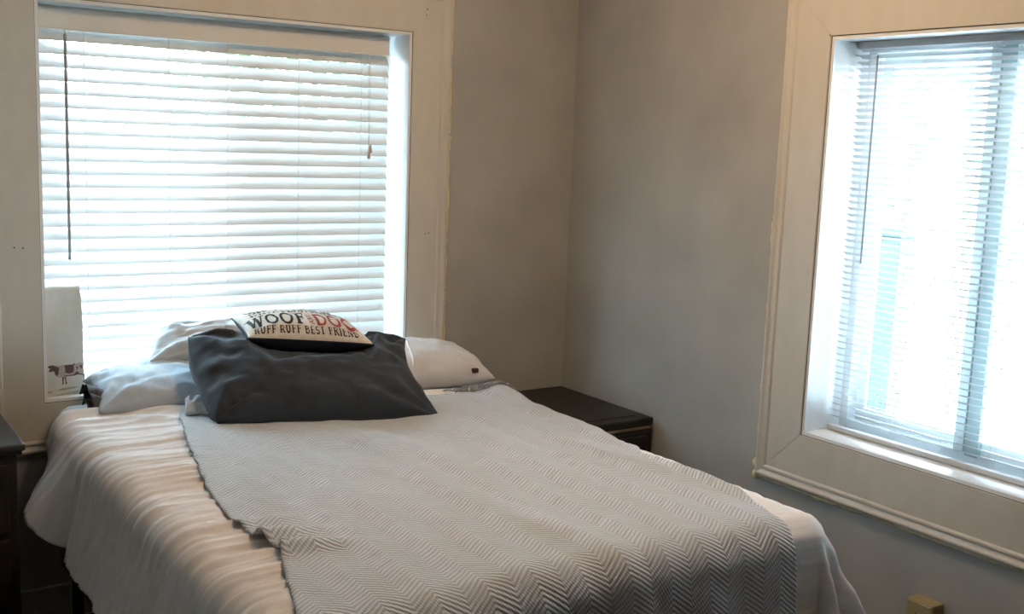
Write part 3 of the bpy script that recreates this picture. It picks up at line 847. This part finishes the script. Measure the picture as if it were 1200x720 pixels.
# ------------------------------------------------------------------ printed towel on the sill
tw = thing('tea_towel', 'off-white folded cloth printed with a brown cow, standing on the window sill', 'towel')
tx0, tx1, tz0, tz1 = -2.049, -1.931, LW['z0'] + JT, 1.100
bm = bmesh.new()
def towel_prof():
    pts = []                                    # (y, z) loop of the folded cloth seen from its side
    for k in range(22): pts.append((0.022 + 0.014 * k / 21, tz0 + (tz1 - 0.012 - tz0) * k / 21))
    for k in range(1, 8): a_ = PI - PI * k / 8; pts.append((0.048 + 0.012 * math.cos(a_), tz1 - 0.012 + 0.012 * math.sin(a_)))
    for k in range(22): pts.append((0.060 - 0.006 * k / 21, tz1 - 0.012 - (tz1 - 0.012 - tz0) * k / 21))
    return pts
TPF = towel_prof(); rings = []
NX = 14
def tow_pt(xf, y, z):
    return Vector((tx0 + (tx1 - tx0) * xf + 0.002 * nz(z * 9, 1) * (1 if xf > .5 else -1) - 0.006 * smooth(tz1 - 0.05, tz1, z) * (1 if xf > .98 else 0), y + 0.003 * nz(xf * 3, z * 7, 6) * smooth(tz0, tz0 + .06, z), z + 0.004 * nz(xf * 2.2, 3.3) * smooth(tz1 - .05, tz1, z)))
for i in range(NX + 1):
    rings.append([bm.verts.new(tow_pt(i / NX, y, z)) for y, z in TPF])
for i in range(NX):
    for k in range(len(TPF) - 1): bm.faces.new((rings[i][k], rings[i + 1][k], rings[i + 1][k + 1], rings[i][k + 1]))
bm.faces.new(rings[0]); bm.faces.new(rings[-1][::-1])
for i in range(NX): bm.faces.new((rings[i][-1], rings[i + 1][-1], rings[i + 1][0], rings[i][0]))
new_obj('cloth', bm, M_towel, tw, smooth=False)
bm = bmesh.new()
def towel_front(px, py):
    """pixel-free pattern coordinates: px 0..1 over the cloth width, py metres above its lower edge"""
    z = tz0 + py; y = 0.022 + 0.014 * (z - tz0) / (tz1 - 0.012 - tz0)
    P = tow_pt(px, y, z); P.y -= 0.0012; return P
def patch(poly, mi, lift=0.0):
    vs = []
    for a_, b_ in poly:
        P = towel_front(a_, b_); P.y -= lift; vs.append(bm.verts.new(P))
    f_ = bm.faces.new(vs); f_.material_index = mi
    bmesh.ops.triangulate(bm, faces=[f_])
def C(L):                                        # drawing units: 864x720 sheet -> cloth
    return [((x - 50) / 650.0, (650 - y) * 0.000195 + 0.004) for x, y in L]
patch(C([(255, 175), (330, 160), (420, 160), (540, 158), (640, 135), (690, 160), (700, 230), (705, 300), (690, 345), (600, 335), (500, 345), (400, 345), (370, 375), (330, 370), (250, 360), (225, 320), (240, 260)]), 1)
patch(C([(90, 165), (130, 150), (180, 150), (240, 175), (285, 205), (270, 260), (265, 300), (240, 345), (205, 300), (190, 250), (150, 255), (115, 262), (100, 245), (130, 205), (95, 185)]), 0, .0004)
patch(C([(365, 165), (450, 158), (530, 165), (530, 260), (510, 300), (440, 305), (380, 285), (385, 220)]), 0, .0004)
patch(C([(525, 150), (555, 145), (548, 172), (528, 170)]), 0, .0004)
patch(C([(575, 200), (600, 200), (605, 230), (585, 250), (572, 225)]), 0, .0004)
patch(C([(630, 180), (665, 185), (690, 220), (660, 240), (635, 210)]), 0, .0004)
patch(C([(570, 290), (590, 270), (620, 320), (690, 330), (695, 350), (590, 335), (540, 350), (390, 350), (385, 335), (520, 332)]), 0, .0006)
patch(C([(325, 365), (355, 365), (350, 420), (350, 480), (318, 488), (330, 455)]), 0, .0004)
patch(C([(365, 350), (392, 350), (395, 430), (410, 475), (378, 486), (380, 440)]), 0, .0004)
patch(C([(680, 340), (712, 330), (705, 420), (690, 475), (672, 470), (690, 420)]), 0, .0004)
patch(C([(250, 565), (380, 540), (520, 530), (600, 545), (520, 565), (360, 580), (280, 585)]), 2)
patch(C([(60, 590), (150, 580), (140, 610), (70, 615)]), 2)
patch(C([(160, 665), (420, 630), (640, 600), (650, 610), (420, 648), (190, 675)]), 2)
o_ = new_obj('cow_print', bm, [M_cowb, M_cowl, M_cowg], tw); o_['label'] = 'brown and white cow standing on grass, printed'

# ------------------------------------------------------------------ black nightstand in the corner
ns = thing('nightstand', 'black nightstand with a brass line under its top, in the corner right of the bed', 'nightstand', loc=(-0.26, -0.31, 0))
def npart(n, bm, m, par=ns, **k):
    o = new_obj(n, bm, m, par, **k)
    if par is ns: o.matrix_parent_inverse = Matrix.Translation((0.26, 0.31, 0))
    return o
nx0, nx1, ny0, ny1, nzt = -0.495, -0.018, -0.612, -0.02, 0.602
npart('top', B(nx0, nx1, ny0, ny1, nzt - 0.032, nzt, bev=0.009, seg=3), M_black)
npart('top_panel', B(nx0 + 0.045, nx1 - 0.045, ny0 + 0.05, ny1 - 0.05, nzt, nzt + 0.0025, bev=0.002), M_black)
npart('body', B(nx0 + 0.006, nx1 + 0.008, ny0 + 0.006, ny1 - 0.004, 0.09, nzt - 0.044, bev=0.022, seg=4), M_black, smooth=False)
npart('inlay', B(nx0 + 0.02, nx1 - 0.008, ny0 + 0.012, ny1 - 0.02, nzt - 0.0445, nzt - 0.0315), M_brass)
for z0_, z1_ in ((0.355, 0.535), (0.125, 0.335)):
    dr = npart('drawer', B(nx0 + 0.04, nx1 - 0.03, ny0 - 0.008, ny0 + 0.012, z0_, z1_, bev=0.005), M_black)
    for xx in (nx0 + 0.14, nx1 - 0.13):
        bm = bmesh.new(); lathe(bm, [(0.006, -0.0), (0.006, -0.012), (0.014, -0.016), (0.015, -0.024), (0.008, -0.029)], (xx, ny0 - 0.008, (z0_ + z1_) / 2), n=14, axis='y')
        npart('knob', bm, M_knob, par=dr, smooth=True)
for xx in (nx0 + 0.035, nx1 - 0.035):
    for yy in (ny0 + 0.04, ny1 - 0.04):
        bm = bmesh.new(); lathe(bm, [(0.016, 0), (0.024, 0.02), (0.026, 0.06), (0.030, 0.095)], (xx, yy, 0), n=14)
        npart('leg', bm, M_black, smooth=True)

# ------------------------------------------------------------------ dark dresser at the left edge
ds = thing('dresser', 'dark wooden dresser with a moulded top, at the left edge beside the bed', 'dresser', loc=(-2.65, -0.30, 0))
def dpart(n, bm, m, par=ds, **k):
    o = new_obj(n, bm, m, par, **k)
    if par is ds: o.matrix_parent_inverse = Matrix.Translation((2.65, 0.30, 0))
    return o
dx0, dx1, dy0, dy1, dz = -3.10, -2.212, -0.535, -0.045, 0.752
bm = bmesh.new()
box(bm, dx0, dx1, dy0, dy1, dz - 0.020, dz, bev=0.008, seg=3)
box(bm, dx0 + 0.008, dx1 - 0.008, dy0 + 0.008, dy1, dz - 0.032, dz - 0.0195, bev=0.005, seg=2)
dpart('top', bm, M_brownw)
dpart('body', B(dx0 + 0.02, dx1 - 0.02, dy0 + 0.02, dy1, 0.06, dz - 0.031, bev=0.004), M_brownw)
dpart('plinth', B(dx0 + 0.03, dx1 - 0.03, dy0 + 0.04, dy1 - 0.01, 0.0, 0.061), M_brownw)
for r_ in range(3):
    z0_ = 0.085 + r_ * 0.21
    dr = dpart('drawer', B(dx0 + 0.045, dx1 - 0.045, dy0 + 0.004, dy0 + 0.024, z0_, z0_ + 0.19, bev=0.005), M_brownw)
    for xx in (dx0 + 0.22, dx1 - 0.22):
        bm = bmesh.new(); lathe(bm, [(0.006, 0), (0.006, -0.012), (0.015, -0.016), (0.015, -0.024), (0.008, -0.028)], (xx, dy0 + 0.004, z0_ + 0.095), n=14, axis='y')
        dpart('knob', bm, M_knob, par=dr, smooth=True)

# ------------------------------------------------------------------ outlet box on the right wall
ob = thing('outlet_box', 'small beige surface-mounted outlet box low on the right wall', 'outlet', loc=(0, -1.835, 0.28))
def opart(n, bm, m):
    o = new_obj(n, bm, m, ob); o.matrix_parent_inverse = Matrix.Translation((0, 1.835, -0.28)); return o
opart('box', B(-0.052, 0.0, -1.880, -1.793, 0.215, 0.341, bev=0.004), M_beige)
opart('cover_plate', B(-0.056, -0.0515, -1.876, -1.797, 0.220, 0.336, bev=0.002), M_beige)
bm = bmesh.new()
for zc in (0.298, 0.258):
    for yy in (-1.846, -1.829): box(bm, -0.0568, -0.0555, yy - 0.0015, yy + 0.0015, zc - 0.006, zc + 0.006)
    box(bm, -0.0568, -0.0555, -1.840, -1.835, zc - 0.016, zc - 0.011)
opart('slots', bm, M_slot)

# ------------------------------------------------------------------ lamp on the ceiling (above the foot of the bed, behind the frame)
LX, LY = -1.05, -1.50
cl = thing('ceiling_light', 'round frosted glass ceiling light over the foot of the bed', 'lamp', loc=(LX, LY, ZC))
bm = bmesh.new(); lathe(bm, [(0.155, -0.028), (0.165, -0.020), (0.165, 0.0)], (0, 0, 0), n=32)
o_ = new_obj('base', bm, M_trim, cl)
bm = bmesh.new(); lathe(bm, [(0.01, -0.135), (0.06, -0.130), (0.105, -0.112), (0.135, -0.080), (0.148, -0.045), (0.150, -0.028)], (0, 0, 0), n=32)
new_obj('glass_dome', bm, emit_mat('warm_frosted_glass', (1.0, 0.70, 0.42), LAMP), cl, smooth=True)

# ------------------------------------------------------------------ outside
struct(new_obj('ground', B(-14, 14, -14, 14, -0.75, -0.70), M_grass))
bm = bmesh.new()
box(bm, -3.6, 0.6, T, T + 1.35, 2.40, 2.48, bev=0.01)  # unseen eave, added to cut the sky light on the rear blind
for x in [-3.5 + 0.4 * k for k in range(11)]: box(bm, x, x + 0.05, T, T + 1.30, 2.28, 2.40)
struct(new_obj('added_sky_block_eave', bm, mat('eave_blue_bounce_tint', (0.50, 0.62, 0.72), 0.7)))  # blue picked to cool the light bounced off the added eave
hd = thing('hedge', 'green leafy hedge outside the rear window, glimpsed between the blind slats', 'hedge', loc=(0, 0, 0))
bm = bmesh.new(); rnd = random.Random(21)
for i in range(7600):
    x = rnd.uniform(-0.75, 2.6); zz = rnd.uniform(-0.68, 3.7)
    yb = 2.9 + 0.35 * nz(x * 1.3, zz * 1.3) + rnd.uniform(-0.25, 0.45)
    if zz > 3.1 + 0.5 * nz(x * 1.7, 3): continue
    s_ = rnd.uniform(0.035, 0.075); c = Vector((x, yb, zz))
    d1 = Vector((rnd.uniform(-1, 1), rnd.uniform(-1, 1), rnd.uniform(-1, 1))).normalized(); d2 = d1.orthogonal().normalized()
    bm.faces.new([bm.verts.new(c + p) for p in (d1 * s_, d2 * s_ * .5, -d1 * s_, -d2 * s_ * .5)])
o_ = new_obj('foliage', bm, M_leaf, hd)
bm = bmesh.new()
for i in range(9):
    x = -0.5 + i * 0.36; tube(bm, [(x, 3.05, -0.7), (x + 0.05, 3.1, 0.6), (x - 0.04, 3.05, 2.7)], [0.04, 0.03, 0.012], n=7)
new_obj('stem', bm, M_stem, hd)
po = thing('porch_post', 'slim grey-green post standing outside, seen through the right-hand blind', 'post', loc=(1.5, -0.49, -0.7))
bm = bmesh.new(); box(bm, -0.055, 0.055, -0.055, 0.055, 0.0, 1.95, bev=0.006)
new_obj('shaft', bm, M_post, po)
bm = bmesh.new(); box(bm, -0.07, 0.07, -0.07, 0.07, 1.95, 1.99, bev=0.008)
new_obj('collar', bm, M_post, po)
